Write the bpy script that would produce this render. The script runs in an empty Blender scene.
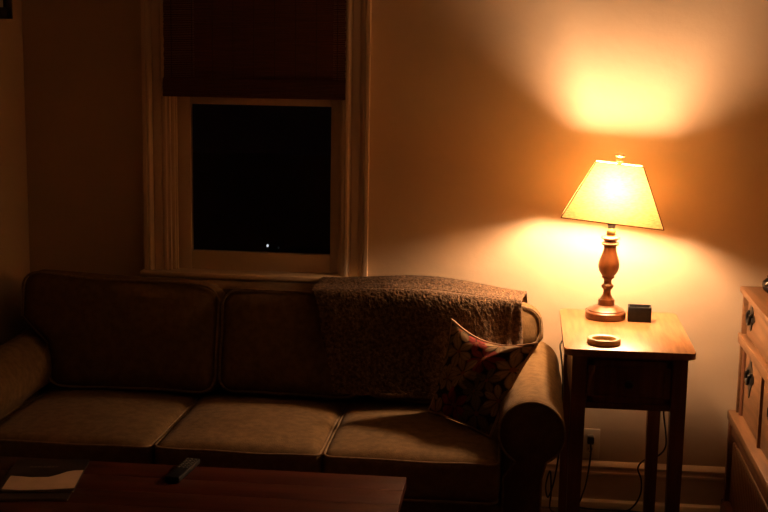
import bpy, bmesh, math, random
from mathutils import Vector, Matrix, noise
random.seed(7)
S = bpy.context.scene
COL = S.collection
PI = math.pi

# ------------------------------------------------------------------ camera, world, light, exposure
F_PX, PITCH, YAW, ROLL = 1300.0, 0.174916, 0.104005, 0.016448
cam_d = bpy.data.cameras.new('camera'); cam = bpy.data.objects.new('camera', cam_d); COL.objects.link(cam)
cam_d.sensor_width = 36; cam_d.lens = F_PX/768*36; cam_d.clip_start = .05; cam_d.clip_end = 200
fwd = Vector((-math.sin(YAW)*math.cos(PITCH), math.cos(YAW)*math.cos(PITCH), -math.sin(PITCH)))
rt = Vector((math.cos(YAW), math.sin(YAW), 0)); up = rt.cross(fwd)
r2 = math.cos(ROLL)*rt + math.sin(ROLL)*up; u2 = -math.sin(ROLL)*rt + math.cos(ROLL)*up
cam.matrix_world = Matrix(((r2.x, u2.x, -fwd.x, 0), (r2.y, u2.y, -fwd.y, -4.7), (r2.z, u2.z, -fwd.z, 1.76), (0, 0, 0, 1)))
S.camera = cam
w = bpy.data.worlds.new('night'); S.world = w; w.use_nodes = True
w.node_tree.nodes['Background'].inputs[0].default_value = (.25, .3, .5, 1)
w.node_tree.nodes['Background'].inputs[1].default_value = .0004
S.view_settings.view_transform = 'Standard'; S.view_settings.look = 'None'
S.view_settings.gamma = 1; S.view_settings.use_curve_mapping = False
S.view_settings.exposure = 0.0
BULB_STRENGTH = 690.0
BULB_COLOR = (1.0, .60, .34)

# ------------------------------------------------------------------ helpers
def tag(o, label=None, cat=None, group=None, kind=None):
    if label: o['label'] = label
    if cat: o['category'] = cat
    if group: o['group'] = group
    if kind: o['kind'] = kind
    return o
def thing(name, label, cat, loc=(0, 0, 0), rotz=0, group=None):
    o = bpy.data.objects.new(name, None); COL.objects.link(o); o.empty_display_size = .05
    o.location = loc; o.rotation_euler = (0, 0, rotz)
    return tag(o, label, cat, group)
def obj(name, bm, m, parent=None, smooth=True, label=None, auto=None):
    me = bpy.data.meshes.new(name)
    bmesh.ops.recalc_face_normals(bm, faces=bm.faces)
    bm.to_mesh(me); bm.free()
    o = bpy.data.objects.new(name, me); COL.objects.link(o)
    ms = m if isinstance(m, (list, tuple)) else [m]
    for mm in ms: me.materials.append(mm)
    if smooth:
        for p in me.polygons: p.use_smooth = True
        me.set_sharp_from_angle(angle=math.radians(auto or 40))
    if parent: o.parent = parent
    if label: o['label'] = label
    return o
def bx(bm, x0, x1, y0, y1, z0, z1, bev=0, seg=2, mi=0):
    r = bmesh.ops.create_cube(bm, size=1)
    vs = r['verts']
    for v in vs:
        v.co = Vector((x0 if v.co.x < 0 else x1, y0 if v.co.y < 0 else y1, z0 if v.co.z < 0 else z1))
    fs = set(f for v in vs for f in v.link_faces)
    for f in fs: f.material_index = mi
    if bev:
        es = list(set(e for v in vs for e in v.link_edges))
        bmesh.ops.bevel(bm, geom=es, offset=bev, segments=seg, affect='EDGES', profile=.5)
    return bm
def box(*a, **k): return bx(bmesh.new(), *a, **k)
def prism(bm, pts, vec, bev=0):
    vec = Vector(vec)
    a = [bm.verts.new(Vector(p)) for p in pts]; b = [bm.verts.new(Vector(p)+vec) for p in pts]
    n = len(pts)
    bm.faces.new(a[::-1]); bm.faces.new(b)
    for i in range(n): bm.faces.new((a[i], a[(i+1) % n], b[(i+1) % n], b[i]))
    if bev:
        es = [e for e in bm.edges if e.calc_face_angle(0) > .6]
        bmesh.ops.bevel(bm, geom=es, offset=bev, segments=2, affect='EDGES', profile=.5)
    return bm
def lathe(bm, prof, seg=40, c=(0, 0, 0), lean=(0, 0), closed=True, sq=None):
    rings = []
    for r, z in prof:
        cx, cy = c[0]+lean[0]*z, c[1]+lean[1]*z
        if r < 1e-6: rings.append([bm.verts.new((cx, cy, c[2]+z))])
        else: rings.append([bm.verts.new((cx+r*math.cos(2*PI*k/seg), cy+r*math.sin(2*PI*k/seg), c[2]+z)) for k in range(seg)])
    for A, B in zip(rings, rings[1:]):
        for k in range(seg):
            k2 = (k+1) % seg
            if len(A) == 1 and len(B) == 1: continue
            if len(A) == 1: bm.faces.new((A[0], B[k], B[k2]))
            elif len(B) == 1: bm.faces.new((A[k], A[k2], B[0]))
            else: bm.faces.new((A[k], A[k2], B[k2], B[k]))
    if closed:
        for Rg in (rings[0], rings[-1]):
            if len(Rg) > 1: bm.faces.new(Rg)
    return bm
def smooth_path(pts, n=8, loop=False):
    P = [Vector(p) for p in pts]; out = []; N = len(P)
    for i in range(N if loop else N-1):
        if loop: a, b, c, d = P[i-1], P[i], P[(i+1) % N], P[(i+2) % N]
        else: a, b, c, d = P[max(i-1, 0)], P[i], P[i+1], P[min(i+2, N-1)]
        for k in range(n):
            t = k/n
            out.append(.5*((2*b)+(-a+c)*t+(2*a-5*b+4*c-d)*t*t+(-a+3*b-3*c+d)*t**3))
    if not loop: out.append(P[-1])
    return out
def tube(bm, path, r, seg=8, loop=False):
    P = [Vector(p) for p in path]; N = len(P); rings = []
    nrm = None
    for i in range(N):
        t = (P[(i+1) % N]-P[i-1]) if loop else (P[min(i+1, N-1)]-P[max(i-1, 0)])
        t.normalize()
        if nrm is None:
            nrm = t.cross(Vector((0, 0, 1)))
            if nrm.length < .1: nrm = t.cross(Vector((1, 0, 0)))
        nrm = (nrm-t*nrm.dot(t)).normalized(); bn = t.cross(nrm)
        rr = r(i/(N-1)) if callable(r) else r
        rings.append([bm.verts.new(P[i]+rr*(math.cos(2*PI*k/seg)*nrm+math.sin(2*PI*k/seg)*bn)) for k in range(seg)])
    for i in range(N if loop else N-1):
        A, B = rings[i], rings[(i+1) % N]
        for k in range(seg): bm.faces.new((A[k], A[(k+1) % seg], B[(k+1) % seg], B[k]))
    if not loop: bm.faces.new(rings[0]); bm.faces.new(rings[-1])
    return bm
def sst(a, b, x):
    t = min(1, max(0, (x-a)/(b-a))); return t*t*(3-2*t)
def lerp_tab(tab, x):
    if x <= tab[0][0]: return tab[0][1]
    for (a, p), (b, q) in zip(tab, tab[1:]):
        if x <= b: return p+(q-p)*sst(a, b, x) if False else p+(q-p)*(x-a)/(b-a)
    return tab[-1][1]
def copy_tree(o, parent=None):
    c = o.copy(); COL.objects.link(c)
    if parent: c.parent = parent
    for ch in o.children: copy_tree(ch, c)
    return c

# ------------------------------------------------------------------ materials
def mat(name, c1, c2=None, rough=.6, scale=8, stretch=(1, 1, 1), bump=0, bump_scale=None, spec=.5, metal=0, sheen=0,
        detail=5, weave=0, ramp=(.35, .65), coat=0):
    m = bpy.data.materials.new(name); m.use_nodes = True
    nt = m.node_tree; N = nt.nodes; L = nt.links; b = N['Principled BSDF']
    b.inputs['Roughness'].default_value = rough; b.inputs['Metallic'].default_value = metal
    b.inputs['Specular IOR Level'].default_value = spec
    b.inputs['Coat Weight'].default_value = coat; b.inputs['Coat Roughness'].default_value = .25
    b.inputs['Sheen Weight'].default_value = sheen; b.inputs['Sheen Roughness'].default_value = .5
    tc = N.new('ShaderNodeTexCoord'); mp = N.new('ShaderNodeMapping'); L.new(tc.outputs['Object'], mp.inputs[0])
    mp.inputs['Scale'].default_value = stretch
    nz = N.new('ShaderNodeTexNoise'); nz.inputs['Scale'].default_value = scale; nz.inputs['Detail'].default_value = detail
    L.new(mp.outputs[0], nz.inputs['Vector'])
    cr = N.new('ShaderNodeValToRGB'); L.new(nz.outputs['Fac'], cr.inputs[0])
    cr.color_ramp.elements[0].position = ramp[0]; cr.color_ramp.elements[1].position = ramp[1]
    cr.color_ramp.elements[0].color = (*c1, 1); cr.color_ramp.elements[1].color = (*(c2 or c1), 1)
    L.new(cr.outputs[0], b.inputs['Base Color'])
    if bump or weave:
        bp = N.new('ShaderNodeBump'); bp.inputs['Strength'].default_value = 1.0
        bp.inputs['Distance'].default_value = bump or weave
        if weave:
            w1 = N.new('ShaderNodeTexNoise'); w1.inputs['Scale'].default_value = bump_scale or 300
            w1.inputs['Detail'].default_value = 3
            mw = N.new('ShaderNodeMapping'); L.new(tc.outputs['Object'], mw.inputs[0]); mw.inputs['Scale'].default_value = (1, 1, .35)
            L.new(mw.outputs[0], w1.inputs['Vector']); L.new(w1.outputs['Fac'], bp.inputs['Height'])
        else:
            n2 = N.new('ShaderNodeTexNoise'); n2.inputs['Scale'].default_value = bump_scale or scale*4; n2.inputs['Detail'].default_value = 4
            L.new(mp.outputs[0], n2.inputs['Vector']); L.new(n2.outputs['Fac'], bp.inputs['Height'])
        L.new(bp.outputs[0], b.inputs['Normal'])
    return m
M_wall = mat('plaster_wall', (.55, .415, .275), (.61, .46, .305), rough=.75, scale=2.2, bump=.0035, bump_scale=9, spec=.25)
M_ceil = mat('ceiling_paint', (.42, .36, .3), (.45, .39, .33), rough=.9, scale=3, spec=.2)
M_trim = mat('painted_trim', (.74, .58, .40), (.80, .63, .44), rough=.40, scale=3, bump=.0006, bump_scale=40)
M_floor = mat('dark_floor_boards', (.06, .035, .02), (.11, .06, .03), rough=.4, scale=3, stretch=(1, 12, 1))
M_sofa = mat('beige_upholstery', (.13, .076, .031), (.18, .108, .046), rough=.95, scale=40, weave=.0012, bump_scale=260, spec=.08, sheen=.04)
M_pipe = mat('upholstery_piping', (.20, .13, .07), (.27, .18, .10), rough=.9, scale=60, spec=.1)
M_throw = mat('fleece_brown', (.07, .04, .020), (.22, .132, .070), rough=1, scale=90, spec=.05, sheen=.08, bump=.004, bump_scale=240)
M_oak = mat('honey_oak', (.25, .105, .033), (.39, .18, .062), rough=.34, scale=5, stretch=(14, 1.2, 14), bump=.0004, bump_scale=40)
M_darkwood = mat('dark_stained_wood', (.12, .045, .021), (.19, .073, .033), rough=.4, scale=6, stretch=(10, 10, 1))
M_lampwood = mat('turned_lamp_wood', (.10, .034, .011), (.19, .066, .021), rough=.30, scale=10, stretch=(3, 3, .6), coat=.3)
M_mahog = mat('mahogany_table', (.045, .008, .0035), (.085, .017, .007), rough=.38, scale=4, stretch=(1, 12, 4), bump=.0004, bump_scale=30)
M_dresser = mat('dresser_wood', (.125, .056, .021), (.21, .098, .038), rough=.42, scale=5, stretch=(10, 1, 10), bump=.0005, bump_scale=30)
M_black = mat('black_plastic', (.012, .012, .014), (.02, .02, .022), rough=.35, scale=20)
M_box = mat('black_leatherette', (.008, .008, .010), (.014, .014, .017), rough=.6, spec=.2, scale=80, bump=.0006, bump_scale=300)
M_cord = mat('black_cord', (.012, .010, .009), (.02, .016, .014), rough=.5, scale=20)
M_iron = mat('black_iron', (.02, .018, .016), (.045, .04, .035), rough=.35, metal=.8, scale=40)
M_brass = mat('aged_brass', (.55, .36, .13), (.70, .48, .2), rough=.3, metal=1, scale=30)
M_plate = mat('ivory_plate', (.72, .62, .45), (.75, .65, .48), rough=.35, scale=10)
M_dark = mat('dark_slot', (.02, .015, .01), (.03, .02, .015), rough=.7)
M_ringwood = mat('pale_turned_wood', (.50, .31, .12), (.62, .41, .18), rough=.4, scale=12, stretch=(1, 5, 5))
M_bamboo = mat('dark_bamboo', (.06, .017, .010), (.125, .038, .021), rough=.6, scale=8, stretch=(1, 8, 60))
M_string = mat('blind_string', (.035, .012, .008), (.06, .02, .012), rough=.8)
M_paper = mat('cream_paper', (.62, .47, .32), (.68, .52, .36), rough=.55, scale=20)
M_cover = mat('dark_glossy_cover', (.022, .018, .016), (.05, .035, .028), rough=.3, scale=12)
M_greyprint = mat('grey_print', (.16, .13, .11), (.2, .16, .13), rough=.4)
M_button = mat('grey_rubber_button', (.11, .10, .095), (.14, .13, .12), rough=.5)
M_grey = mat('speaker_cloth', (.015, .015, .015), (.025, .025, .025), rough=.9, scale=300)
M_ground = mat('dark_lawn', (.01, .02, .008), (.02, .03, .012), rough=.95, scale=8)
M_ceram = mat('black_ceramic', (.012, .01, .01), (.02, .016, .014), rough=.2, scale=10)
M_trimtape = mat('brown_shade_tape', (.10, .035, .012), (.14, .05, .02), rough=.8, scale=80)

def mat_glass():
    m = bpy.data.materials.new('window_pane_glass'); m.use_nodes = True; nt = m.node_tree; N = nt.nodes; N.clear()
    o = N.new('ShaderNodeOutputMaterial'); mx = N.new('ShaderNodeMixShader'); t = N.new('ShaderNodeBsdfTransparent'); g = N.new('ShaderNodeBsdfGlossy')
    fr = N.new('ShaderNodeFresnel'); fr.inputs[0].default_value = 1.5; g.inputs['Roughness'].default_value = .01
    nt.links.new(fr.outputs[0], mx.inputs[0]); nt.links.new(t.outputs[0], mx.inputs[1]); nt.links.new(g.outputs[0], mx.inputs[2]); nt.links.new(mx.outputs[0], o.inputs[0])
    return m
M_glass = mat_glass()
def mat_shade():
    m = bpy.data.materials.new('linen_lampshade'); m.use_nodes = True; nt = m.node_tree; N = nt.nodes; L = nt.links; N.clear()
    o = N.new('ShaderNodeOutputMaterial'); mx = N.new('ShaderNodeMixShader'); d = N.new('ShaderNodeBsdfDiffuse'); t = N.new('ShaderNodeBsdfTranslucent')
    tc = N.new('ShaderNodeTexCoord'); mp = N.new('ShaderNodeMapping'); L.new(tc.outputs['Object'], mp.inputs[0]); mp.inputs['Scale'].default_value = (70, 70, 200)
    nz = N.new('ShaderNodeTexNoise'); nz.inputs['Scale'].default_value = 1.2; nz.inputs['Detail'].default_value = 6; L.new(mp.outputs[0], nz.inputs['Vector'])
    cr = N.new('ShaderNodeValToRGB'); L.new(nz.outputs['Fac'], cr.inputs[0])
    cr.color_ramp.elements[0].position = .35; cr.color_ramp.elements[1].position = .7
    cr.color_ramp.elements[0].color = (.66, .54, .32, 1); cr.color_ramp.elements[1].color = (.86, .75, .50, 1)
    L.new(cr.outputs[0], d.inputs[0]); mu = N.new('ShaderNodeMixRGB'); mu.blend_type = 'MULTIPLY'; mu.inputs[0].default_value = 1; mu.inputs[2].default_value = (1, .72, .40, 1); L.new(cr.outputs[0], mu.inputs[1]); L.new(mu.outputs[0], t.inputs[0])
    mx.inputs[0].default_value = SHADE_T; L.new(d.outputs[0], mx.inputs[1]); L.new(t.outputs[0], mx.inputs[2]); L.new(mx.outputs[0], o.inputs[0])
    return m
SHADE_T = .12
M_shade = mat_shade()
def mat_emit(name, col, s):
    m = bpy.data.materials.new(name); m.use_nodes = True; N = m.node_tree.nodes; b = N['Principled BSDF']
    b.inputs['Base Color'].default_value = (*col, 1); b.inputs['Emission Color'].default_value = (*col, 1); b.inputs['Emission Strength'].default_value = s
    return m
M_bulb = mat_emit('warm_bulb', BULB_COLOR, BULB_STRENGTH)
M_dot = mat_emit('cool_white_lens', (.85, .92, 1), 1.1)
M_dot2 = mat_emit('dim_white_lens', (.8, .9, 1), .005)
def mat_vcol(name, rough):
    m = bpy.data.materials.new(name); m.use_nodes = True; N = m.node_tree.nodes; b = N['Principled BSDF']; b.inputs['Roughness'].default_value = rough
    b.inputs['Specular IOR Level'].default_value = .15
    a = N.new('ShaderNodeAttribute'); a.attribute_name = 'print'; m.node_tree.links.new(a.outputs['Color'], b.inputs['Base Color'])
    return m
M_floral = mat_vcol('floral_print_fabric', .85)

# ------------------------------------------------------------------ the room
XL, XR, YF, ZC = -1.846, 1.42, -5.4, 2.55
WX0, WX1, WZ0, WZ1 = -1.297, -.640, .845, 2.36
obj('floor', box(XL-.1, XR+.1, YF, .14, -.1, 0), M_floor, smooth=False)['kind'] = 'structure'
obj('ceiling', box(XL-.1, XR+.1, YF, .14, ZC, ZC+.1), M_ceil, smooth=False)['kind'] = 'structure'
bm = bmesh.new()
bx(bm, XL-.1, WX0, 0, .14, 0, ZC); bx(bm, WX1, XR+.1, 0, .14, 0, ZC); bx(bm, WX0, WX1, 0, .14, 0, WZ0); bx(bm, WX0, WX1, 0, .14, WZ1, ZC)
obj('wall_back', bm, M_wall, smooth=False)['kind'] = 'structure'
obj('wall_left', box(XL-.1, XL, YF, 0, 0, ZC), M_wall, smooth=False)['kind'] = 'structure'
obj('wall_front', box(XL-.1, XR+.1, YF-.1, YF, 0, ZC), M_wall, smooth=False)['kind'] = 'structure'
obj('wall_right', box(XR, XR+.1, YF, 0, 0, ZC), M_wall, smooth=False)['kind'] = 'structure'
def base_prof(sx=0):
    # (out from the wall, height): shoe, flat board, ogee cap
    return [(0, 0), (.030, 0), (.030, .012), (.026, .026), (.016, .034), (.016, .128), (.020, .131), (.020, .139), (.015, .143), (.013, .150), (.018, .158), (.021, .163), (.018, .168), (.006, .177), (0, .179)]
bm = prism(bmesh.new(), [(XL, -d, z) for d, z in base_prof()], (XR-XL, 0, 0))
obj('baseboard_back', bm, M_trim, auto=30)['kind'] = 'structure'
bm = prism(bmesh.new(), [(XL+d, YF, z) for d, z in base_prof()], (0, -YF-.03, 0))
obj('baseboard_left', bm, M_trim, auto=30)['kind'] = 'structure'
bm = prism(bmesh.new(), [(XR-d, YF, z) for d, z in base_prof()], (0, -YF-.03, 0))
obj('baseboard_right', bm, M_trim, auto=30)['kind'] = 'structure'
g = obj('ground_outside', box(-14, 6, .15, 26, -1.4, -1.3), M_ground, smooth=False); g['kind'] = 'structure'

# window
win = bpy.data.objects.new('window_1', None); COL.objects.link(win); win.location = (-.97, 0, .85); tag(win, kind='structure')
def wobj(name, bm, m, **k):
    bmesh.ops.translate(bm, verts=bm.verts, vec=(.97, 0, -.85)); return obj(name, bm, m, win, **k)
CW = .098
prof = [(0, 0), (0, .020), (.010, .020), (.014, .024), (.022, .024), (.027, .017), (.032, .015), (.036, .019), (.046, .021), (.060, .021), (.064, .017), (.067, .021), (.074, .030), (.080, .032), (.083, .027), (.086, .034), (.098, .034), (.098, 0)]
# u measured from the opening outward
for nm, x0, s in (('left', WX0, -1), ('right', WX1, 1)):
    bm = prism(bmesh.new(), [(x0+s*(u-.008), -d, .845) for u, d in prof], (0, 0, 1.51))
    wobj('casing', bm, M_trim, auto=25)
bm = prism(bmesh.new(), [(WX0-CW+.008, -d, WZ1-.006+u) for u, d in prof], (WX1-WX0+2*CW-.016, 0, 0)); wobj('head_casing', bm, M_trim, auto=25)
wobj('sill', box(WX0-CW-.006, WX1+CW+.006, -.055, .05, .826, .846, bev=.006), M_trim)
wobj('apron', box(WX0-CW+.01, WX1+CW-.01, -.018, 0, .745, .826, bev=.004), M_trim)
for x0, x1 in ((WX0, WX0+.02), (WX1-.018, WX1)):
    bm = box(x0, x1, .002, .14, .846, WZ1, bev=.002)
    bx(bm, x0-.0, x1+.006 if x0 < -1 else x1, .010, .022, .846, WZ1, bev=.002) if x0 < -1 else bx(bm, x0-.006, x1, .010, .022, .846, WZ1, bev=.002)
    wobj('jamb', bm, M_trim)
GX0, GX1, GZ0, GZ1 = -1.2235, -.697, .915, 1.466
sx0, sx1 = WX0+.020, WX1-.018
bm = bmesh.new()
for a in ((sx0, GX0, .03, .065, .846, 1.50), (GX1, sx1, .03, .065, .846, 1.50), (GX0, GX1, .03, .065, .846, GZ0), (GX0, GX1, .03, .065, GZ1, 1.50)): bx(bm, *a, bev=.003)
wobj('lower_sash', bm, M_trim)
bm = bmesh.new()
for a in ((sx0, GX0, .068, .10, 1.47, WZ1), (GX1, sx1, .068, .10, 1.47, WZ1), (GX0, GX1, .068, .10, 1.47, 1.51), (GX0, GX1, .068, .10, WZ1-.05, WZ1)): bx(bm, *a, bev=.003)
wobj('upper_sash', bm, M_trim)
wobj('lower_pane', box(GX0-.004, GX1+.004, .046, .050, GZ0-.004, GZ1+.004), M_glass, smooth=False)
wobj('upper_pane', box(GX0-.004, GX1+.004, .082, .086, 1.506, WZ1-.046), M_glass, smooth=False)

# ------------------------------------------------------------------ sofa
sofa = thing('sofa', 'long beige three-seat sofa with rolled arms standing under the window', 'sofa', (-.838, -.5, 0))
def sobj(name, bm, m=M_sofa, parent=None, **k):
    if parent is None: bmesh.ops.translate(bm, verts=bm.verts, vec=(.838, .5, 0)); return obj(name, bm, m, sofa, **k)
    bmesh.ops.translate(bm, verts=bm.verts, vec=(.838, .5, 0)); return obj(name, bm, m, parent, **k)
AX0, AX1 = -1.838, .164
ARM_R, ARM_ZC, ARM_F, ARM_B = .103, .550, -.885, -.075
def arm(cx, s):
    # profile in x,z ; s=+1 right arm (stem towards the seat)
    pts = []
    a0, a1 = math.radians(-62), math.radians(242)
    for k in range(41):
        a = a0+(a1-a0)*k/40
        pts.append((cx+s*ARM_R*math.cos(a), ARM_ZC+ARM_R*math.sin(a)))
    inner = cx-s*.085; outer = cx+s*.035
    pts += [(inner, ARM_ZC-.14), (inner, .07), (outer, .07), (outer, ARM_ZC-.14)]
    n = len(pts); bm = bmesh.new(); rings = []
    ys = [ARM_F+.0, ARM_F+.006, ARM_F+.02, ARM_F+.08]+[ARM_F+.08+(ARM_B-ARM_F-.08)*k/10 for k in range(1, 11)]
    mid = Vector((sum(p[0] for p in pts)/n, sum(p[1] for p in pts)/n))
    for i, y in enumerate(ys):
        k = (.93, .975, 1, 1)[i] if i < 4 else 1
        ring = []
        for x, z in pts:
            p = mid+(Vector((x, z))-mid)*k
            d = .004*noise.noise(Vector((p.x*6, y*5, p.y*6))) if i > 2 else 0
            ring.append(bm.verts.new((p.x+d, y, p.y+d)))
        rings.append(ring)
    for A, B in zip(rings, rings[1:]):
        for k in range(n): bm.faces.new((A[k], A[(k+1) % n], B[(k+1) % n], B[k]))
    bm.faces.new(rings[0]); bm.faces.new(rings[-1])
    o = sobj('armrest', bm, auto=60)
    loop = [(mid.x+(x-mid.x)*.965, ARM_F-.001, mid.y+(z-mid.y)*.965) for x, z in pts[:41]]
    inn = [(mid.x+(x-mid.x)*.965, ARM_F-.001, z) for x, z in ((inner, ARM_ZC-.14), (inner, .09))]
    out = [(mid.x+(x-mid.x)*.965, ARM_F-.001, z) for x, z in ((outer, .09), (outer, ARM_ZC-.14))]
    sobj('piping', tube(bmesh.new(), out+loop+inn, .0042, 6), M_pipe, o)
    return o
arm(.061, 1); arm(-1.735, -1)
bm = box(-1.66, -.02, -.865, -.10, .07, .325, bev=.012); bx(bm, -1.655, -.025, -.89, -.85, .07, .318, bev=.01)
sobj('seat_base', bm)
# back frame
def rrect(x0, x1, z0, z1, r, n=8):
    out = []
    for cx, cz, a in ((x1-r, z1-r, 0), (x0+r, z1-r, 90)):
        for k in range(n+1):
            t = math.radians(a+90*k/n); out.append((cx+r*math.cos(t), cz+r*math.sin(t)))
    return out+[(x0, z0), (x1, z0)]
pts = rrect(-1.745, .06, .07, .822, .06)
fpts = [Vector(a).lerp(Vector(b), k/6) for a, b in zip(pts, pts[1:]+pts[:1]) for k in range(6)]
bm = bmesh.new(); rings = []
cxm, czm = -.84, .45
for y, k in ((-.04, .012), (-.05, 0), (-.12, 0), (-.165, 0), (-.175, .008)):
    rings.append([bm.verts.new((x-(k if x > cxm else -k), y-.05*(.82-z), z-(k if z > czm else -k)-(.06*sst(-.30, .06, x) if z > .6 else 0))) for x, z in fpts])
for A, B in zip(rings, rings[1:]):
    for k in range(len(A)): bm.faces.new((A[k], A[(k+1) % len(A)], B[(k+1) % len(A)], B[k]))
bm.faces.new(rings[0]); bm.faces.new(rings[-1])
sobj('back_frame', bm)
for x in (-1.70, .03):
    for y in (-.80, -.15):
        sobj('foot', lathe(bmesh.new(), [(0, 0), (.022, 0), (.027, .07), (0, .07)], 16, (x, y, 0)), M_darkwood)

def cushion(w, d, h, r, crown=(0, 0, 0), n=22, seed=0, wr=.004, wfreq=7):
    """rounded box w x d x h centred on the origin with bulging faces and small wrinkles; returns bmesh"""
    bm = bmesh.new(); bmesh.ops.create_cube(bm, size=2)
    bmesh.ops.subdivide_edges(bm, edges=bm.edges[:], cuts=n, use_grid_fill=True)
    hw = Vector((w/2, d/2, h/2))
    for v in bm.verts:
        p = v.co.copy()
        q = Vector((math.copysign(abs(p.x)**.8, p.x), math.copysign(abs(p.y)**.8, p.y), p.z))
        q = Vector((q.x*hw.x, q.y*hw.y, q.z*hw.z))
        inn = Vector([max(-(hw[i]-r), min(hw[i]-r, q[i])) for i in range(3)])
        dd = q-inn
        if dd.length > 1e-6:
            m = max(abs(dd.x), abs(dd.y), abs(dd.z)); q = inn+dd.normalized()*m
        u = [q[i]/hw[i] for i in range(3)]; f = [max(0, 1-t*t) for t in u]
        q.x += math.copysign(crown[0]*f[1]*f[2], u[0])*abs(u[0])**2
        q.y += math.copysign(crown[1]*f[0]*f[2], u[1])*abs(u[1])**2
        q.z += math.copysign(crown[2]*(f[0]*f[1])**.6, u[2])*abs(u[2])**2
        nn = noise.noise_vector(Vector((q.x*wfreq+seed*9, q.y*wfreq, q.z*wfreq)))
        q += nn*wr
        v.co = q
    return bm
def rr_loop(w, d, z, r, n=6):
    out = []
    for cx, cy, a in ((w/2-r, d/2-r, 0), (-w/2+r, d/2-r, 90), (-w/2+r, -d/2+r, 180), (w/2-r, -d/2+r, 270)):
        for k in range(n+1):
            t = math.radians(a+90*k/n); out.append(Vector((cx+r*math.cos(t), cy+r*math.sin(t), z)))
    # densify straights
    res = []
    for a, b in zip(out, out[1:]+out[:1]):
        m = max(1, int((b-a).length/.04))
        for k in range(m): res.append(a.lerp(b, k/m))
    return res
SEATS = ((-1.668, -1.110), (-1.106, -.580), (-.576, -.032))
for i, (x0, x1) in enumerate(SEATS):
    w_, d_, h_ = x1-x0, .64, .135
    T = Matrix.Translation(((x0+x1)/2, -.93+d_/2, .326+h_/2)) @ Matrix.Rotation(math.radians(-1.2), 4, 'X')
    bm = cushion(w_, d_, h_, .028, (.004, .012, .026), seed=i+1, wr=.0035)
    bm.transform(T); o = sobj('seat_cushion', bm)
    for zz in (h_/2-.006, -h_/2+.006):
        loop = rr_loop(w_-.008, d_+.004, zz, .03)
        for p in loop:
            if p.y < -d_/2+.05: p.y -= .006*(1-(2*p.x/w_)**2)
            p += noise.noise_vector(Vector((p.x*7+(i+1)*9, p.y*7, p.z*7)))*.0035
        sobj('piping', tube(bmesh.new(), [T @ p for p in loop], .004, 6, True), M_pipe, o)
# back cushions: width, thickness (local y), height (local z), lean back
SLUMP = (.055, .02, .05)
BACKS = ((-1.655, -1.035, .852, .105, 0), (-1.030, -.520, .825, 0, 0), (-.512, -.045, .832, 0, .132))
for i, (x0, x1, zt, el, er) in enumerate(BACKS):
    w_, d_, h_ = x1-x0, .17, zt-.468
    lean = math.radians(-12)
    yb = -.305
    bm = cushion(w_, d_, h_, .06, (.006, .030, .014), seed=i+11, wr=.011, wfreq=6)
    T = Matrix.Translation(((x0+x1)/2, yb, .470)) @ Matrix.Rotation(lean, 4, 'X') @ Matrix.Translation((0, 0, h_/2))
    def ext(p, w_=w_, h_=h_, el=el, er=er):
        zw = p.z+h_/2
        k = sst(.15, .24, zw)
        if el: p.x -= el*k*sst(w_/2*.2, w_/2, -p.x)
        if er:
            if p.y < 0: p.y *= 1-.55*k*sst(w_/2*.45, w_/2, p.x)
            p.x += er*k*sst(w_/2*.2, w_/2, p.x)
        return p
    for v in bm.verts:
        ext(v.co)
        if v.co.z > 0:  # slumped top
            v.co.z += (.006*math.sin(v.co.x*9+i*2)-SLUMP[i]*v.co.x)*v.co.z/(h_/2)
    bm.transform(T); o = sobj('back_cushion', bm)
    for yy in (-d_/2+.012, d_/2-.012):
        loop = rr_loop(w_-.012, h_-.008, 0, .055)
        L2 = []
        for p in loop:
            p = Vector((p.x, yy, p.y)); p += noise.noise_vector(Vector((p.x*6+(i+11)*9, p.y*6, p.z*6)))*.011
            ext(p)
            if p.z > 0: p.z += (.006*math.sin(p.x*9+i*2)-SLUMP[i]*p.x)*p.z/(h_/2)
            p.x *= 1.004; p.z *= 1.004
            L2.append(T @ p)
        sobj('piping', tube(bmesh.new(), L2, .0042, 6, True), M_pipe, o)

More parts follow.
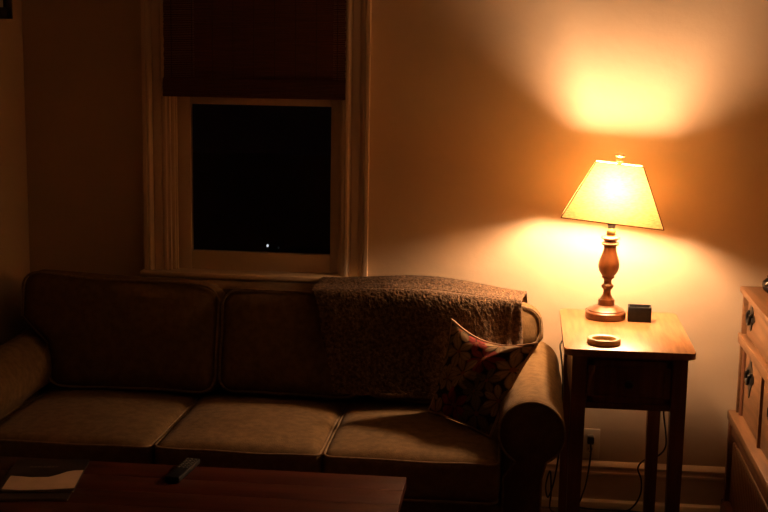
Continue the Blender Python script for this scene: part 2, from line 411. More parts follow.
# ------------------------------------------------------------------ throw blanket
from mathutils.bvhtree import BVHTree
def sofa_tree():
    V, Fc = [], []
    for c in sofa.children:
        if c.name.split('.')[0] not in ('back_cushion', 'back_frame', 'seat_cushion'): continue
        o = len(V); V += [v.co+Vector(sofa.location) for v in c.data.vertices]; Fc += [tuple(o+k for k in p.vertices) for p in c.data.polygons]
    return BVHTree.FromPolygons(V, Fc)
def throw():
    tree = sofa_tree()
    top_tab = [(-.73, .835), (-.615, .855), (-.416, .868), (-.273, .868), (-.13, .856), (-.05, .838), (.0, .815), (.03, .795), (.06, .77)]
    NS, NT = 190, 260
    bm = bmesh.new(); grid = []
    def drape(s, zt):
        # s in 0..1 along the cloth from behind the back, over the top, down the front
        P = [(-.018, zt-.20), (-.018, zt-.07), (-.05, zt-.012), (-.12, zt), (-.19, zt-.006), (-.262, zt-.042), (-.325, zt-.10), (-.380, .68), (-.412, .60), (-.430, .545), (-.436, .525)]
        t = s*(len(P)-1); i = min(int(t), len(P)-2); f = t-i
        a, b, c, d = P[max(i-1, 0)], P[i], P[i+1], P[min(i+2, len(P)-1)]
        g = lambda k: .5*(2*b[k]+(-a[k]+c[k])*f+(2*a[k]-5*b[k]+4*c[k]-d[k])*f*f+(-a[k]+3*b[k]-3*c[k]+d[k])*f**3)
        return g(0), g(1)
    for j in range(NT+1):
        t = j/NT; row = []
        for i in range(NS+1):
            s = i/NS
            xl = -.715+.095*sst(.25, 1, s)+.012*math.sin(s*9); xr = .030+.012*math.sin(s*7+1)
            x = xl+(xr-xl)*t
            zt = lerp_tab(top_tab, x)
            y, z = drape(s, zt)
            front = sst(.40, .62, s)
            # soft folds running down the front, deeper by the right edge
            fold = .010*math.sin(x*15+z*4)+.006*math.sin(x*31-z*9)
            fold += .020*math.exp(-((x+.035-.10*(.85-z))/.022)**2)-.016*math.exp(-((x+.085-.14*(.85-z))/.03)**2)
            y -= front*(fold+.012)
            z += (1-front)*.006*math.sin(x*14)
            # hem roll at edges
            e = min(t, 1-t)*(xr-xl)
            y += .012*front*max(0, 1-e/.02)
            row.append(Vector((x, y, z)))
        grid.append(row)
    TH = .014
    def clear(g, win):
        HY = [[9.0]*(NS+1) for _ in range(NT+1)]; HZ = [[-9.0]*(NS+1) for _ in range(NT+1)]
        for j in range(NT+1):
            for i in range(NS+1):
                p = g[j][i]; s = i/NS
                if s > .42:
                    h = tree.ray_cast(Vector((p.x, -1.0, p.z)), Vector((0, 1, 0)))[0]
                    if h and h.y < -.1: HY[j][i] = h.y-.014
                if .15 < s < .66:
                    h = tree.ray_cast(Vector((p.x, p.y, 1.3)), Vector((0, 0, -1)))[0]
                    if h and h.z < .9: HZ[j][i] = h.z+.012
        for j in range(NT+1):
            a, b = max(0, j-win), min(NT+1, j+win+1)
            for i in range(NS+1):
                p = g[j][i]
                p.y = min(p.y, min(HY[k][i] for k in range(a, b)))
                p.z = max(p.z, max(HZ[k][i] for k in range(a, b)))
    for rnd_ in range(4):
        clear(grid, 26 if rnd_ == 0 else 3)
        for it in range(14):
            st = 9 if rnd_ < 3 else 4
            new = [[p.copy() for p in row] for row in grid]
            for j in range(NT+1):
                for i in range(1, NS):
                    a = grid[max(j-st, 0)][i]; b = grid[min(j+st, NT)][i]; c = grid[j][i-1]; d = grid[j][min(i+1, NS)]
                    new[j][i].y = .4*grid[j][i].y+.2*(a.y+b.y)+.1*(c.y+d.y); new[j][i].z = .4*grid[j][i].z+.2*(a.z+b.z)+.1*(c.z+d.z)
            grid = new
    clear(grid, 1)
    for row in grid:
        for i in range(1, NS): row[i].y = (row[i-1].y+row[i].y*2+row[i+1].y)/4; row[i].z = (row[i-1].z+row[i].z*2+row[i+1].z)/4
    for j, row in enumerate(grid):
        for i, p in enumerate(row):
            k = sst(-.14, -.055, p.x); s = i/NS
            if s > .5: p.z = max(p.z, .45+.225*k)
            # two heavy folds running down beside the right hem
            p.y -= sst(.5, .7, s)*(.016*math.exp(-((p.x-.012)/.010)**2)+.012*math.exp(-((p.x+.02)/.012)**2)+.010*math.sin(p.x*21+p.z*6)*sst(-.3, -.1, p.x))
    front_v, back_v = [], []
    for j in range(NT+1):
        fr, br = [], []
        for i in range(NS+1):
            p = grid[j][i]
            du = grid[min(j+1, NT)][i]-grid[max(j-1, 0)][i]; dv = grid[j][min(i+1, NS)]-grid[j][max(i-1, 0)]
            n = du.cross(dv)
            n = n.normalized() if n.length > 1e-12 else Vector((0, -1, 0))
            if n.y > 0 and i > NS*.45 or (n.z < 0 and NS*.2 < i <= NS*.45) or (n.y < 0 and i <= NS*.2): n = -n
            f = .0028*noise.noise(p*190)+.0012*noise.noise(p*80+Vector((5, 2, 1)))+.0032*noise.noise(p*330)
            fr.append(bm.verts.new(p+n*(TH/2+f))); br.append(bm.verts.new(p-n*TH/2))
        front_v.append(fr); back_v.append(br)
    for A, flip in ((front_v, 0), (back_v, 1)):
        for j in range(NT):
            for i in range(NS):
                q = (A[j][i], A[j+1][i], A[j+1][i+1], A[j][i+1]); bm.faces.new(q[::-1] if flip else q)
    for j in range(NT):
        for i in (0, NS): bm.faces.new((front_v[j][i], front_v[j+1][i], back_v[j+1][i], back_v[j][i]))
    for i in range(NS):
        for j in (0, NT): bm.faces.new((front_v[j][i], front_v[j][i+1], back_v[j][i+1], back_v[j][i]))
    return bm
tag(obj('throw_blanket', throw(), M_throw, auto=180), 'fuzzy brown fleece throw blanket draped over the right end of the sofa back', 'blanket')

# ------------------------------------------------------------------ floral pillow
def pillow():
    BL, BR, TL, TR = Vector((-.280, -.475, .483)), Vector((-.068, -.71, .478)), Vector((-.210, -.455, .797)), Vector((.073, -.64, .773))
    N = 150
    cn = (BR-BL+TR-TL).cross(TL-BL+TR-BR).normalized()
    if cn.y > 0: cn = -cn
    rnd = random.Random(5)
    flowers = []
    tries = 0
    while len(flowers) < 26 and tries < 4000:
        tries += 1
        c = (rnd.random(), rnd.random()); R = rnd.uniform(.13, .22)
        if all(math.hypot(c[0]-f[0], c[1]-f[1]) > .62*(R+f[2]) for f in flowers):
            flowers.append((c[0], c[1], R, rnd.choice((5, 6, 7)), rnd.random()*6, rnd.choice(('tan', 'tan', 'tan', 'olive', 'red', 'rust'))))
    PAL = {'tan': (.27, .17, .085), 'olive': (.14, .10, .046), 'red': (.22, .032, .022), 'rust': (.20, .08, .036)}
    def colour(u, v):
        c = Vector((.018, .012, .010))+Vector((.006, .004, .003))*noise.noise(Vector((u*30, v*30, 0)))
        for fx, fy, R, np_, ph, kind in flowers:
            dx, dy = u-fx, v-fy; r = math.hypot(dx, dy)/R
            if r > 1.15: continue
            a = math.atan2(dy, dx)+ph; k = (a*np_/(2*PI)) % 1-.5
            half = .46*math.sin(min(1, r**.75)*PI)**.7 if r < 1 else 0
            if r > .13 and abs(k) < half:
                col = Vector(PAL[kind])
                edge = 1-abs(k)/max(half, 1e-3)
                col = col*(.55+.6*min(1, edge*2.2))*(.75+.35*r)
                if abs(k) < .03: col *= .5
                c = col
            elif r <= .13: c = Vector((.20, .07, .025))
        return c
    def edge_in(u, v):  # pinch of the sides between corners
        s = lambda t: max(0, 1-(2*t-1)**2)
        uu = u+(.05 if u > .5 else .06)*s(v)*(1-2*u)*abs(1-2*u)**.5*abs(1-2*u)
        vv = v+.13*s(u)*((1-2*v)*abs(1-2*v)) if v > .5 else v+.03*s(u)*(1-2*v)
        return uu, vv
    bm = bmesh.new(); cl = bm.loops.layers.float_color.new('print')
    sides = []
    for sgn, bulge in ((1, .060), (-1, .028)):
        G = []
        for j in range(N+1):
            row = []
            for i in range(N+1):
                u, v = i/N, j/N; uu, vv = edge_in(u, v)
                p = BL*(1-uu)*(1-vv)+BR*uu*(1-vv)+TL*(1-uu)*vv+TR*uu*vv
                h = (max(0, 16*u*(1-u)*v*(1-v)))**.55
                cr = .014*math.exp(-(((u-v*.55)-.28)/.06)**2)-.016*math.exp(-(((u-v*.5)-.40)/.07)**2)
                p = p+cn*sgn*(bulge*h+(cr*h if sgn > 0 else 0)+.004*h*noise.noise(Vector((u*7, v*7, sgn))))
                row.append(bm.verts.new(p))
            G.append(row)
        sides.append(G)
        for j in range(N):
            for i in range(N):
                f = bm.faces.new((G[j][i], G[j][i+1], G[j+1][i+1], G[j+1][i]))
                for lp, (a, b) in zip(f.loops, ((i, j), (i+1, j), (i+1, j+1), (i, j+1))):
                    lp[cl] = (*colour(a/N*.98+(.0 if sgn > 0 else .01), b/N), 1)
    bmesh.ops.remove_doubles(bm, verts=bm.verts, dist=.00001)
    per = [(i/30, 0) for i in range(30)]+[(1, i/30) for i in range(30)]+[(1-i/30, 1) for i in range(30)]+[(0, 1-i/30) for i in range(30)]
    path = []
    for u, v in per:
        uu, vv = edge_in(u, v); path.append(BL*(1-uu)*(1-vv)+BR*uu*(1-vv)+TL*(1-uu)*vv+TR*uu*vv)
    return bm, path
bm, path = pillow()
pc = Vector((-.19, -.52, .48))
proot = thing('throw_pillow', 'dark square throw pillow printed with tan and red flowers, leaning on the right sofa arm', 'pillow', pc)
bmesh.ops.translate(bm, verts=bm.verts, vec=-pc)
obj('pillow_cover', bm, M_floral, proot, auto=180)
M_ppipe = mat('tan_red_piping', (.42, .22, .12), (.50, .30, .17), rough=.7, scale=60)
obj('piping', tube(bmesh.new(), [p-pc for p in path], .0048, 8, True), M_ppipe, proot, label='tan cord piping')

# ------------------------------------------------------------------ end table
TZ = .774
TX0, TX1, TY0, TY1 = .156, .564, -.697, -.104
tb = thing('end_table', 'small square-legged end table with honey-coloured top and one drawer, beside the sofa', 'table', (.3535, -.40, 0))
def tobj(name, bm, m, parent=None, **k):
    bmesh.ops.translate(bm, verts=bm.verts, vec=(-.3535, .40, 0)); return obj(name, bm, m, parent or tb, **k)
bm = bmesh.new()
pts = []
for cx, cy, a in ((TX1-.018, TY1-.018, 0), (TX0+.018, TY1-.018, 90), (TX0+.018, TY0+.018, 180), (TX1-.018, TY0+.018, 270)):
    for k in range(7):
        t = math.radians(a+90*k/6); pts.append((cx+.018*math.cos(t), cy+.018*math.sin(t), TZ-.022))
prism(bm, pts, (0, 0, .022)); es = [e for e in bm.edges if abs(e.verts[0].co.z-e.verts[1].co.z) < 1e-5]
bmesh.ops.bevel(bm, geom=es, offset=.004, segments=2, affect='EDGES', profile=.5)
tobj('tabletop', bm, M_oak)
LG = [(.183, -.672, 1, 1), (.496, -.672, -1, 1), (.176, -.172, 1, -1), (.477, -.172, -1, -1)]
for x, y, s, q in LG:
    bm = bmesh.new(); a = .047
    lo = .038
    x0t, x1t = x, x+a; x0b, x1b = (x+.002, x+.002+lo) if s > 0 else (x+a-.002-lo, x+a-.002)
    y0t, y1t = y, y+a; y0b, y1b = (y+.002, y+.002+lo) if q > 0 else (y+a-.002-lo, y+a-.002)
    rings = [[bm.verts.new(p) for p in r] for r in (
        [(x0b, y0b, 0), (x1b, y0b, 0), (x1b, y1b, 0), (x0b, y1b, 0)],
        [(x0t, y0t, .58), (x1t, y0t, .58), (x1t, y1t, .58), (x0t, y1t, .58)],
        [(x0t, y0t, TZ-.022), (x1t, y0t, TZ-.022), (x1t, y1t, TZ-.022), (x0t, y1t, TZ-.022)])]
    for A, B in zip(rings, rings[1:]):
        for k in range(4): bm.faces.new((A[k], A[(k+1) % 4], B[(k+1) % 4], B[k]))
    bm.faces.new(rings[0]); bm.faces.new(rings[-1])
    bmesh.ops.bevel(bm, geom=[e for e in bm.edges if abs(e.verts[0].co.z-e.verts[1].co.z) > .1], offset=.003, segments=2, affect='EDGES')
    tobj('leg', bm, M_darkwood)
bm = bmesh.new()
bx(bm, .186, .202, -.63, -.165, .581, TZ-.022); bx(bm, .512, .528, -.63, -.165, .585, TZ-.022); bx(bm, .215, .495, -.150, -.134, .585, TZ-.022)
bx(bm, .2295, .4965, -.662, -.645, .574, .594, bev=.001); bx(bm, .2295, .4965, -.662, -.645, .738, TZ-.022, bev=.001); bx(bm, .2, .51, -.64, -.14, .590, .598)
tobj('apron', bm, M_darkwood)
bm = bmesh.new()
bx(bm, .2325, .4935, -.664, -.648, .597, .736, bev=.002)
for a in ((.2325, .2545), (.4715, .4935)): bx(bm, a[0], a[1], -.668, -.66, .597, .736, bev=.002)
for a in ((.597, .618), (.715, .736)): bx(bm, .2325, .4935, -.668, -.66, a[0], a[1], bev=.002)
bx(bm, .232, .480, -.646, -.25, .605, .70)
dr = tobj('drawer', bm, M_darkwood)
bm = lathe(bmesh.new(), [(0, 0), (.007, 0), (.006, .012), (.013, .018), (.014, .024), (.009, .030), (0, .031)], 20)
bm.transform(Matrix.Translation((.363, -.664, .664)) @ Matrix.Rotation(PI/2, 4, 'X')); tobj('knob', bm, M_iron, dr, label='dark round drawer knob')

# ------------------------------------------------------------------ table lamp
LX, LY = .310, -.226
lamp = thing('table_lamp', 'lit table lamp with turned wooden baluster base and tilted linen shade on the end table', 'lamp', (LX, LY, TZ))
LEAN = (.022, 0)
base = [(0, 0), (.068, 0), (.070, .004), (.070, .022), (.067, .026), (.064, .027), (.063, .031), (.056, .036), (.046, .040), (.043, .043), (.030, .047), (.0285, .050), (.0285, .064), (.026, .068)]
obj('lamp_base', lathe(bmesh.new(), base+[(0, .068)], 56, (0, 0, 0), LEAN), M_lampwood, lamp, auto=35)
stem = [(0, .066), (.024, .067), (.020, .074), (.014, .086), (.013, .098), (.0145, .104), (.0205, .110), (.0215, .117), (.019, .121), (.014, .126), (.0135, .136), (.016, .142), (.0225, .147), (.023, .150), (.021, .153), (.026, .160), (.033, .171), (.0365, .186), (.0365, .198), (.033, .214), (.027, .231), (.0225, .248), (.0215, .262), (.029, .267), (.0305, .272), (.027, .277), (.020, .280), (.023, .284), (.032, .290), (.033, .293), (.030, .297), (.018, .301), (0, .301)]
stem = [(r, .066+(z-.066)*.955) for r, z in stem]
obj('lamp_body', lathe(bmesh.new(), stem, 48, (0, 0, 0), LEAN), M_lampwood, lamp, auto=50)
neck = [(0, .288), (.015, .289), (.016, .295), (.0155, .306), (.012, .314), (.010, .316), (0, .316)]
obj('neck', lathe(bmesh.new(), neck, 32, (0, 0, 0), LEAN), M_brass, lamp, auto=40, label='brass lamp neck')
obj('socket', lathe(bmesh.new(), [(0, .315), (.012, .315), (.015, .330), (.017, .335), (.017, .385), (.019, .392), (.019, .40), (0, .40)], 28, (0, 0, 0), LEAN), M_black, lamp)
BZ = .428
blb = lathe(bmesh.new(), [(0, -.052), (.013, -.051), (.0135, -.042), (.028, -.034), (.041, -.016), (.047, .004), (.047, .016), (.041, .034), (.028, .047), (.013, .053), (0, .054)], 24, (LEAN[0]*BZ, 0, BZ))
obj('light_bulb', blb, M_bulb, lamp)
TILT = math.radians(5.0)
sh_T = Matrix.Translation((.007, 0, .342)) @ Matrix.Rotation(TILT, 4, 'Y') @ Matrix.Rotation(math.radians(-3), 4, 'X') @ Matrix.Rotation(math.radians(-3.5), 4, 'Z')
HB, HT, DB, DT, SH = .1705, .0795, .128, .074, .196
def ring_at(t, n=10, rr=.006, off=0):
    a, b = HB+(HT-HB)*t+off, DB+(DT-DB)*t+off
    pts = []
    bow = .004
    for (x0, y0), (x1, y1), nx, ny in (((-a, -b), (a, -b), 0, -1), ((a, -b), (a, b), 1, 0), ((a, b), (-a, b), 0, 1), ((-a, b), (-a, -b), -1, 0)):
        for k in range(n):
            f = k/n; bw = bow*abs(ny)*(1-t*.5)*(1-(2*f-1)**2)
            pts.append(Vector((x0+(x1-x0)*f+nx*bw, y0+(y1-y0)*f+ny*bw, SH*t)))
    return pts
bm = bmesh.new(); rings = [[bm.verts.new(sh_T @ p) for p in ring_at(t/12, 12)] for t in range(13)]
for A, B in zip(rings, rings[1:]):
    for k in range(len(A)): bm.faces.new((A[k], A[(k+1) % len(A)], B[(k+1) % len(A)], B[k]))
shade = obj('lamp_shade', bm, M_shade, lamp, auto=60)
bm = bmesh.new(); tube(bm, [sh_T @ p for p in ring_at(0, 12)], .0019, 6, True); tube(bm, [sh_T @ p for p in ring_at(1, 12)], .0015, 6, True)
for sx in (-1, 1):
    for sy in (-1, 1): tube(bm, [sh_T @ Vector((sx*(HB+(HT-HB)*t), sy*(DB+(DT-DB)*t), SH*t)) for t in (0, .5, 1)], .0017, 6)
obj('shade_trim', bm, M_trimtape, shade, label='thin brown trim along the edges of the shade')
# spider and harp inside
bm = bmesh.new()
zt_ = SH-.004
for a, b in (((-HT, 0), (HT, 0)), ((0, -DT), (0, DT))): tube(bm, [sh_T @ Vector((a[0], a[1], zt_)), sh_T @ Vector((b[0], b[1], zt_))], .0016, 6)
obj('spider', bm, M_brass, shade)
hp = [(-.018, 0, .395), (-.036, 0, .43), (-.042, 0, .475), (-.030, 0, .525), (sh_T @ Vector((0, 0, zt_)))[:]]
hp2 = [(.036, 0, .395), (.056, 0, .43), (.064, 0, .475), (.052, 0, .525), (sh_T @ Vector((0, 0, zt_)))[:]]
bm = bmesh.new(); tube(bm, smooth_path(hp), .0015, 6); tube(bm, smooth_path(hp2), .0015, 6)
obj('harp', bm, M_brass, lamp)
bm = lathe(bmesh.new(), [(0, SH-.006), (.008, SH-.006), (.008, SH+.006), (.012, SH+.008), (.012, SH+.022), (.017, SH+.026), (.017, SH+.032), (.009, SH+.035), (0, SH+.035)], 24)
bm.transform(sh_T); obj('finial', bm, M_brass, lamp, label='brass finial')

# ------------------------------------------------------------------ things on the end table
bm = bmesh.new()
W2, D2, HH, tw = .0395, .027, .052, .005
bx(bm, -W2, W2, -D2, D2, 0, .006, bev=.001)
bx(bm, -W2, W2, -D2, -D2+tw, .003, HH, bev=.0015); bx(bm, -W2, W2, D2-tw, D2, .003, HH, bev=.0015)
bx(bm, -W2, -W2+tw, -D2+.002, D2-.002, .003, HH, bev=.0015); bx(bm, W2-tw, W2, -D2+.002, D2-.002, .003, HH, bev=.0015)
o = tag(obj('storage_box', bm, M_box), 'small black open-topped box beside the lamp base on the end table', 'box')
o.location = (.424, -.250, TZ); o.rotation_euler = (0, 0, math.radians(-3))
o = tag(obj('coaster', lathe(bmesh.new(), [(0, 0), (.051, 0), (.053, .002), (.0535, .014), (.050, .018), (.044, .0185), (.038, .016), (.035, .008), (.034, .004), (0, .004)], 48), M_ringwood, auto=35),
        'round ring-shaped wooden coaster lying near the front of the end table', 'coaster')
o.location = (.283, -.605, TZ)

# ------------------------------------------------------------------ wall outlet and cords
out = thing('wall_outlet', 'ivory wall outlet above the baseboard behind the end table', 'outlet', (.292, 0, .245))
obj('cover_plate', box(-.035, .035, -.006, 0, -.057, .057, bev=.003), M_plate, out)
for zc in (.02, -.02):
    r = obj('receptacle', box(-.016, .016, -.0085, -.005, zc-.014, zc+.014, bev=.004), M_plate, out)
    bm = bmesh.new(); bx(bm, -.008, -.006, -.009, -.008, zc-.004, zc+.006); bx(bm, .006, .008, -.009, -.008, zc-.004, zc+.006); bx(bm, -.002, .002, -.009, -.008, zc-.011, zc-.007)
    obj('slot', bm, M_dark, r, smooth=False)
pc_ = thing('power_cord', 'black power cord plugged into the wall outlet and running along the floor', 'cord', (.292, -.01, .265))
def at0(pts, o): return [Vector(p)-o.location for p in pts]
obj('plug', box(-.012, .012, -.026, .0015, -.015, .015, bev=.005), M_black, pc_)
obj('cable', tube(bmesh.new(), smooth_path(at0([(.292, -.034, .255), (.293, -.045, .22), (.288, -.05, .16), (.278, -.06, .10), (.262, -.07, .05), (.252, -.062, .02), (.275, -.052, .010), (.32, -.045, .005), (.374, -.042, .005), (.43, -.044, .005), (.470, -.05, .005), (.50, -.06, .005), (.56, -.06, .005)], pc_)), .0035, 8), M_cord, pc_)
lc = obj('lamp_cord', tube(bmesh.new(), smooth_path([(.300, -.150, TZ+.005), (.275, -.125, TZ+.005), (.255, -.105, TZ+.005), (.245, -.098, TZ-.01), (.225, -.092, .72), (.195, -.095, .68), (.164, -.12, .65), (.164, -.20, .63), (.168, -.26, .60), (.171, -.28, .55), (.171, -.28, .45), (.169, -.27, .30), (.155, -.24, .17), (.138, -.20, .10), (.130, -.16, .13), (.145, -.12, .17), (.152, -.10, .08), (.150, -.09, .02), (.17, -.10, .005), (.22, -.11, .005)]), .0032, 8), M_cord)
tag(lc, 'thin black lamp cord hanging down the left side of the end table', 'cord')
ec = obj('extension_cord', tube(bmesh.new(), smooth_path([(.548, -.092, .56), (.540, -.088, .47), (.544, -.080, .405), (.559, -.075, .304), (.556, -.075, .261), (.530, -.075, .231), (.484, -.078, .215), (.464, -.075, .183), (.478, -.072, .14), (.480, -.070, .092), (.467, -.066, .049), (.44, -.06, .015), (.40, -.06, .005)]), .0032, 8), M_cord)
tag(ec, 'black cord looping behind the right rear leg of the end table', 'cord')

# ------------------------------------------------------------------ dresser
DX, DY0, DY1 = .804, -.880, -.045
DD = 1.30
ds = thing('dresser', 'brown wooden dresser with iron drawer pulls at the right edge of the picture', 'dresser', (1.05, -.46, 0))
def dobj(name, bm, m=M_dresser, parent=None, **k):
    bmesh.ops.translate(bm, verts=bm.verts, vec=(-1.05, .46, 0)); return obj(name, bm, m, parent or ds, **k)
dobj('dresser_top', box(DX-.010, DD+.01, DY0-.02, DY1+.012, .846, .868, bev=.005), M_dresser)
bm = bmesh.new()
bx(bm, DX, DD, DY1-.020, DY1, .40, .846, bev=.002); bx(bm, DX, DD, DY0, DY0+.03, .40, .846, bev=.002)      # end panels
bx(bm, DD-.015, DD, DY0+.01, DY1-.01, .06, .84)
                                                            # inner body behind drawers
bx(bm, DX, DX+.04, DY0+.025, DY1-.025, .836, .846, bev=.001)
dobj('upper_case', bm)
dobj('inner_carcass', box(DX+.07, DD-.02, DY0+.032, DY1-.022, .41, .83), M_dark)  # near-black colour stands in for shade in the grooves beside the drawers
dobj('middle_rail', box(DX-.008, DX+.05, DY0+.003, DY1+.004, .664, .700, bev=.004))
dobj('ledge', box(DX-.026, DD+.005, DY0-.012, DY1+.018, .372, .408, bev=.006))
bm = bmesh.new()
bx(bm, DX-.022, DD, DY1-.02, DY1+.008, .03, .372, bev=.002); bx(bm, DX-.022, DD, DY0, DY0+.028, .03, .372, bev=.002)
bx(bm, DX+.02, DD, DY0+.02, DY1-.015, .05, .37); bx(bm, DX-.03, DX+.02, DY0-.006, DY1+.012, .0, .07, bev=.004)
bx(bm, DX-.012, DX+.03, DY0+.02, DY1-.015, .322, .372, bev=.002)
dobj('lower_case', bm, M_darkwood, label='lower case, coloured dark for the end table shadow')  # darker wood than the upper case paints in the end table's shadow
def pull(y, z, x, parent, ornate=False):
    bm = bmesh.new()
    # shaped back plate: lozenge with lobes
    pts = []
    for k in range(36):
        a = 2*PI*k/36; r = .046+.012*math.cos(4*a)+.005*math.cos(8*a)
        pts.append((x, y+r*math.cos(a)*(1.15), z+r*math.sin(a)*(.85 if not ornate else 1.25)))
    prism(bm, pts, (-.003, 0, 0))
    p = dobj('pull_plate', bm, M_iron, parent, auto=30, label='black iron drawer pull')
    bm = bmesh.new()
    tube(bm, smooth_path([(x-.004, y+.028, z+.008), (x-.010, y+.028, z+.004), (x-.011, y+.022, z-.018), (x-.011, y, z-.028), (x-.011, y-.022, z-.018), (x-.010, y-.028, z+.004), (x-.004, y-.028, z+.008)]), .0055, 8)
    for yy in (y-.028, y+.028): bx(bm, x-.009, x, yy-.008, yy+.008, z, z+.016, bev=.004)
    return bm
def drawer(y0, y1, z0, z1, x, pulls, name='drawer', ornate=False, recess=.010):
    bm = bmesh.new()
    bx(bm, x+recess, x+.06, y0, y1, z0, z1, bev=.003)
    d = dobj(name, bm)
    for y, z in pulls:
        h = pull(y, z, x+recess, d, ornate)
        dobj('bail', h, M_iron, d)
    return d
drawer(DY0+.06, DY1-.06, .706, .832, DX, ((-.185, .79), (-.665, .79)))
drawer(DY1-.395, DY1-.085, .414, .658, DX, ((-.235, .59),), ornate=True)
dobj('reed', lathe(bmesh.new(), [(0, .408), (.009, .408), (.009, .664), (0, .664)], 12, (DX+.012, DY1-.052, 0)), M_darkwood)
drawer(DY0+.085, DY1-.44, .414, .658, DX, ((-.67, .59),), ornate=True)
dobj('centre_stile', box(DX+.002, DX+.05, DY1-.43, DY1-.415, .408, .664, bev=.002))
dobj('moulding', box(DX-.016, DX+.03, DY0+.0, DY1-.16, .300, .322, bev=.006))
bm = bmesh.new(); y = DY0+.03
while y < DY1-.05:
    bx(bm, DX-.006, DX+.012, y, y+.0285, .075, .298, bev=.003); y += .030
dobj('slatted_front', bm, M_darkwood, label='vertical boards below the ledge, coloured dark for the table shadow')  # shadow of the end table put into the board colour
vs = tag(obj('vase', lathe(bmesh.new(), [(0, 0), (.018, 0), (.030, .010), (.036, .026), (.034, .040), (.024, .050), (.018, .054), (.021, .060), (.017, .060), (.014, .054), (0, .05)], 32), M_ceram), 'small round black pot standing on top of the dresser', 'pot')
vs.location = (.884, -.15, .868)

# ------------------------------------------------------------------ woven blind
bl = thing('woven_blind', 'dark woven bamboo blind half lowered over the window', 'blind', (-.97, -.04, 2.3))
BX0, BX1 = -1.300, -.634
bm = bmesh.new(); z = 1.512; k = 0
while z < 2.30:
    th = random.uniform(.0045, .0075)
    bx(bm, BX0+random.uniform(0, .003), BX1-random.uniform(0, .003), -.052-random.uniform(0, .0012), -.047, z, z+th)
    z += th+.0006
bmesh.ops.translate(bm, verts=bm.verts, vec=(.97, .04, -2.3)); obj('slats', bm, M_bamboo, bl, smooth=False)
bm = bmesh.new()
for i in range(12):
    zz = 1.506+i*.0048
    bx(bm, BX0-.001, BX1+.001, -.068+.004*abs(i-5)/5, -.053, zz, zz+.0042, bev=.001, seg=1)
for i in range(6): bx(bm, BX0, BX1, -.066+i*.003, -.062+i*.003, 1.497, 1.5065)
bmesh.ops.translate(bm, verts=bm.verts, vec=(.97, .04, -2.3)); obj('bottom_fold', bm, M_bamboo, bl, smooth=False)
bm = bmesh.new()
for i in range(9):
    xx = BX0+.03+(BX1-BX0-.06)*i/8; bx(bm, xx-.0012, xx+.0012, -.0545, -.0525, 1.55, 2.30)
bmesh.ops.translate(bm, verts=bm.verts, vec=(.97, .04, -2.3)); obj('strings', bm, M_string, bl, smooth=False)
bm = box(BX0, BX1, -.056, -.034, 2.285, 2.345, bev=.003); bmesh.ops.translate(bm, verts=bm.verts, vec=(.97, .04, -2.3)); obj('head_rail', bm, M_bamboo, bl)

# ------------------------------------------------------------------ coffee table, magazines, remote
CZ = .48
CX0, CX1, CY0, CY1 = -1.62, -.297, -1.80, -1.128
ct = thing('coffee_table', 'low dark reddish plank-topped coffee table in front of the sofa', 'table', (-.96, -1.46, 0))
def cobj(name, bm, m=M_mahog, **k):
    bmesh.ops.translate(bm, verts=bm.verts, vec=(.96, 1.46, 0)); return obj(name, bm, m, ct, **k)
bm = bmesh.new(); n = 6; pw = (CY1-CY0)/n
for i in range(n): bx(bm, CX0, CX1, CY0+i*pw+.0004, CY0+(i+1)*pw-.0004, CZ-.032, CZ, bev=.0015)
cobj('tabletop', bm)
bm = bmesh.new()
for a in ((CX0+.05, CX1-.03, CY1-.05, CY1-.03), (CX0+.05, CX1-.03, CY0+.03, CY0+.05), (CX0+.03, CX0+.05, CY0+.03, CY1-.03), (CX1-.05, CX1-.03, CY0+.05, CY1-.05)): bx(bm, *a, CZ-.12, CZ-.032)
cobj('apron', bm)
for x in (CX0+.025, CX1-.085):
    for y in (CY0+.025, CY1-.085): cobj('leg', box(x, x+.06, y, y+.06, 0, CZ-.032, bev=.004))

def magazine(name, label, loc, rot, w, d, th, cover, layers):
    t = thing(name, label, 'magazine', loc, rot)
    bm = bmesh.new(); bx(bm, -w/2+.001, w/2-.002, -d/2+.001, d/2-.001, .0006, th-.0006)
    obj('pages', bm, M_paper, t, smooth=False)
    bm = bmesh.new(); bx(bm, -w/2, w/2, -d/2, d/2, th-.0006, th); bx(bm, -w/2, w/2, -d/2, d/2, 0, .0006); bx(bm, -w/2, -w/2+.0008, -d/2, d/2, 0, th)
    cv = obj('cover', bm, cover, t, smooth=False)
    for nm, m, polys in layers:
        bm = bmesh.new()
        for poly in polys: prism(bm, [(x, y, th) for x, y in poly], (0, 0, .0003))
        obj(nm, bm, m, cv, smooth=False)
    return t
magazine('magazine', 'dark magazine lying underneath the one with the cream cover panel on the coffee table', (-1.314, -1.342, CZ), math.radians(9), .212, .262, .005, M_cover, [])
W, Dm = .210, .262
wave = [(-W/2+.012, -.008), (-.03, -.022), (.015, -.020), (.040, .002), (.058, .024), (.075, .034), (W/2-.002, .038), (W/2-.002, -.108), (.03, -.122), (-.04, -.126), (-W/2+.012, -.116)]
txt = []
x = -.055
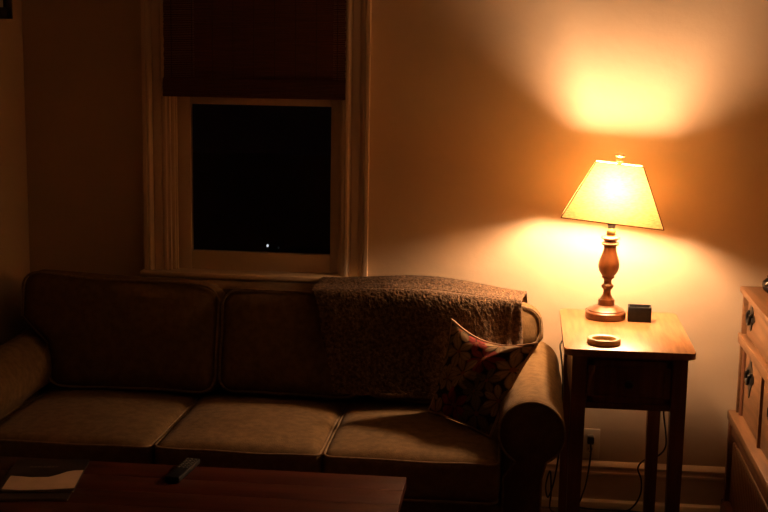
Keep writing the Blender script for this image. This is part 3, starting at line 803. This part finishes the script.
for wd in (.009, .006, .011, .007, .010, .006, .008):
    txt.append([(x, .063), (x+wd, .063), (x+wd, .072), (x, .072)]); x += wd+.004
magazine('magazine', 'magazine with a dark cover and a wavy cream panel, top one on the coffee table', (-1.315, -1.292, CZ+.005), math.radians(9), W, Dm, .005, M_cover,
         [('cream_panel', M_paper, [wave]), ('headline', M_greyprint, txt)])
rm = thing('remote_control', 'slim black remote control with grey buttons on the coffee table', 'remote', (-.940, -1.19, CZ), math.radians(-6))
obj('remote_body', box(-.022, .022, -.088, .088, 0, .017, bev=.005, seg=3), M_box, rm)
for r_ in range(6):
    for c_ in range(3):
        bm = box(-.0035, .0035, -.004, .004, 0, .002, bev=.001)
        bmesh.ops.translate(bm, verts=bm.verts, vec=(-.012+.012*c_, .070-.014*r_, .0165)); obj('button', bm, M_button, rm)

# ------------------------------------------------------------------ wall speaker (upper left), lights outside
sp = thing('picture_frame', 'black picture frame on the left wall at the top left photo corner', 'picture', (XL, -.39, 2.03))
bm = bmesh.new()
for a in ((-.25, .25, -.266, -.226), (-.25, .25, .226, .266), (-.25, -.19, -.266, .266), (.19, .25, -.266, .266)): bx(bm, .002, .022, *a, bev=.003)
obj('frame', bm, M_black, sp)
obj('mat_board', box(.006, .011, -.21, .21, -.24, .24), M_plate, sp, smooth=False, label='pale mat board')
obj('print', box(.011, .012, -.15, .15, -.18, .18), M_grey, sp, smooth=False)
for name, x, z, lab, m in (('garden_light', -2.505, -.431, 'tiny white garden light shining in the dark outside the window', M_dot), ('garden_light', -2.393, -.447, 'very faint second light in the dark just right of the tiny white one', M_dot2)):
    t = thing(name, lab, 'light', (x, 8, -1.3))
    h = z+1.3
    obj('post', lathe(bmesh.new(), [(0, 0), (.010, 0), (.010, h-.013), (0, h-.013)], 12), M_black, t)
    obj('lens', lathe(bmesh.new(), [(0, h-.014), (.008, h-.012), (.009, h), (.008, h+.012), (0, h+.013)], 16), m, t)
    obj('cap', lathe(bmesh.new(), [(0, h+.012), (.016, h+.012), (.004, h+.022), (0, h+.022)], 12), M_black, t)
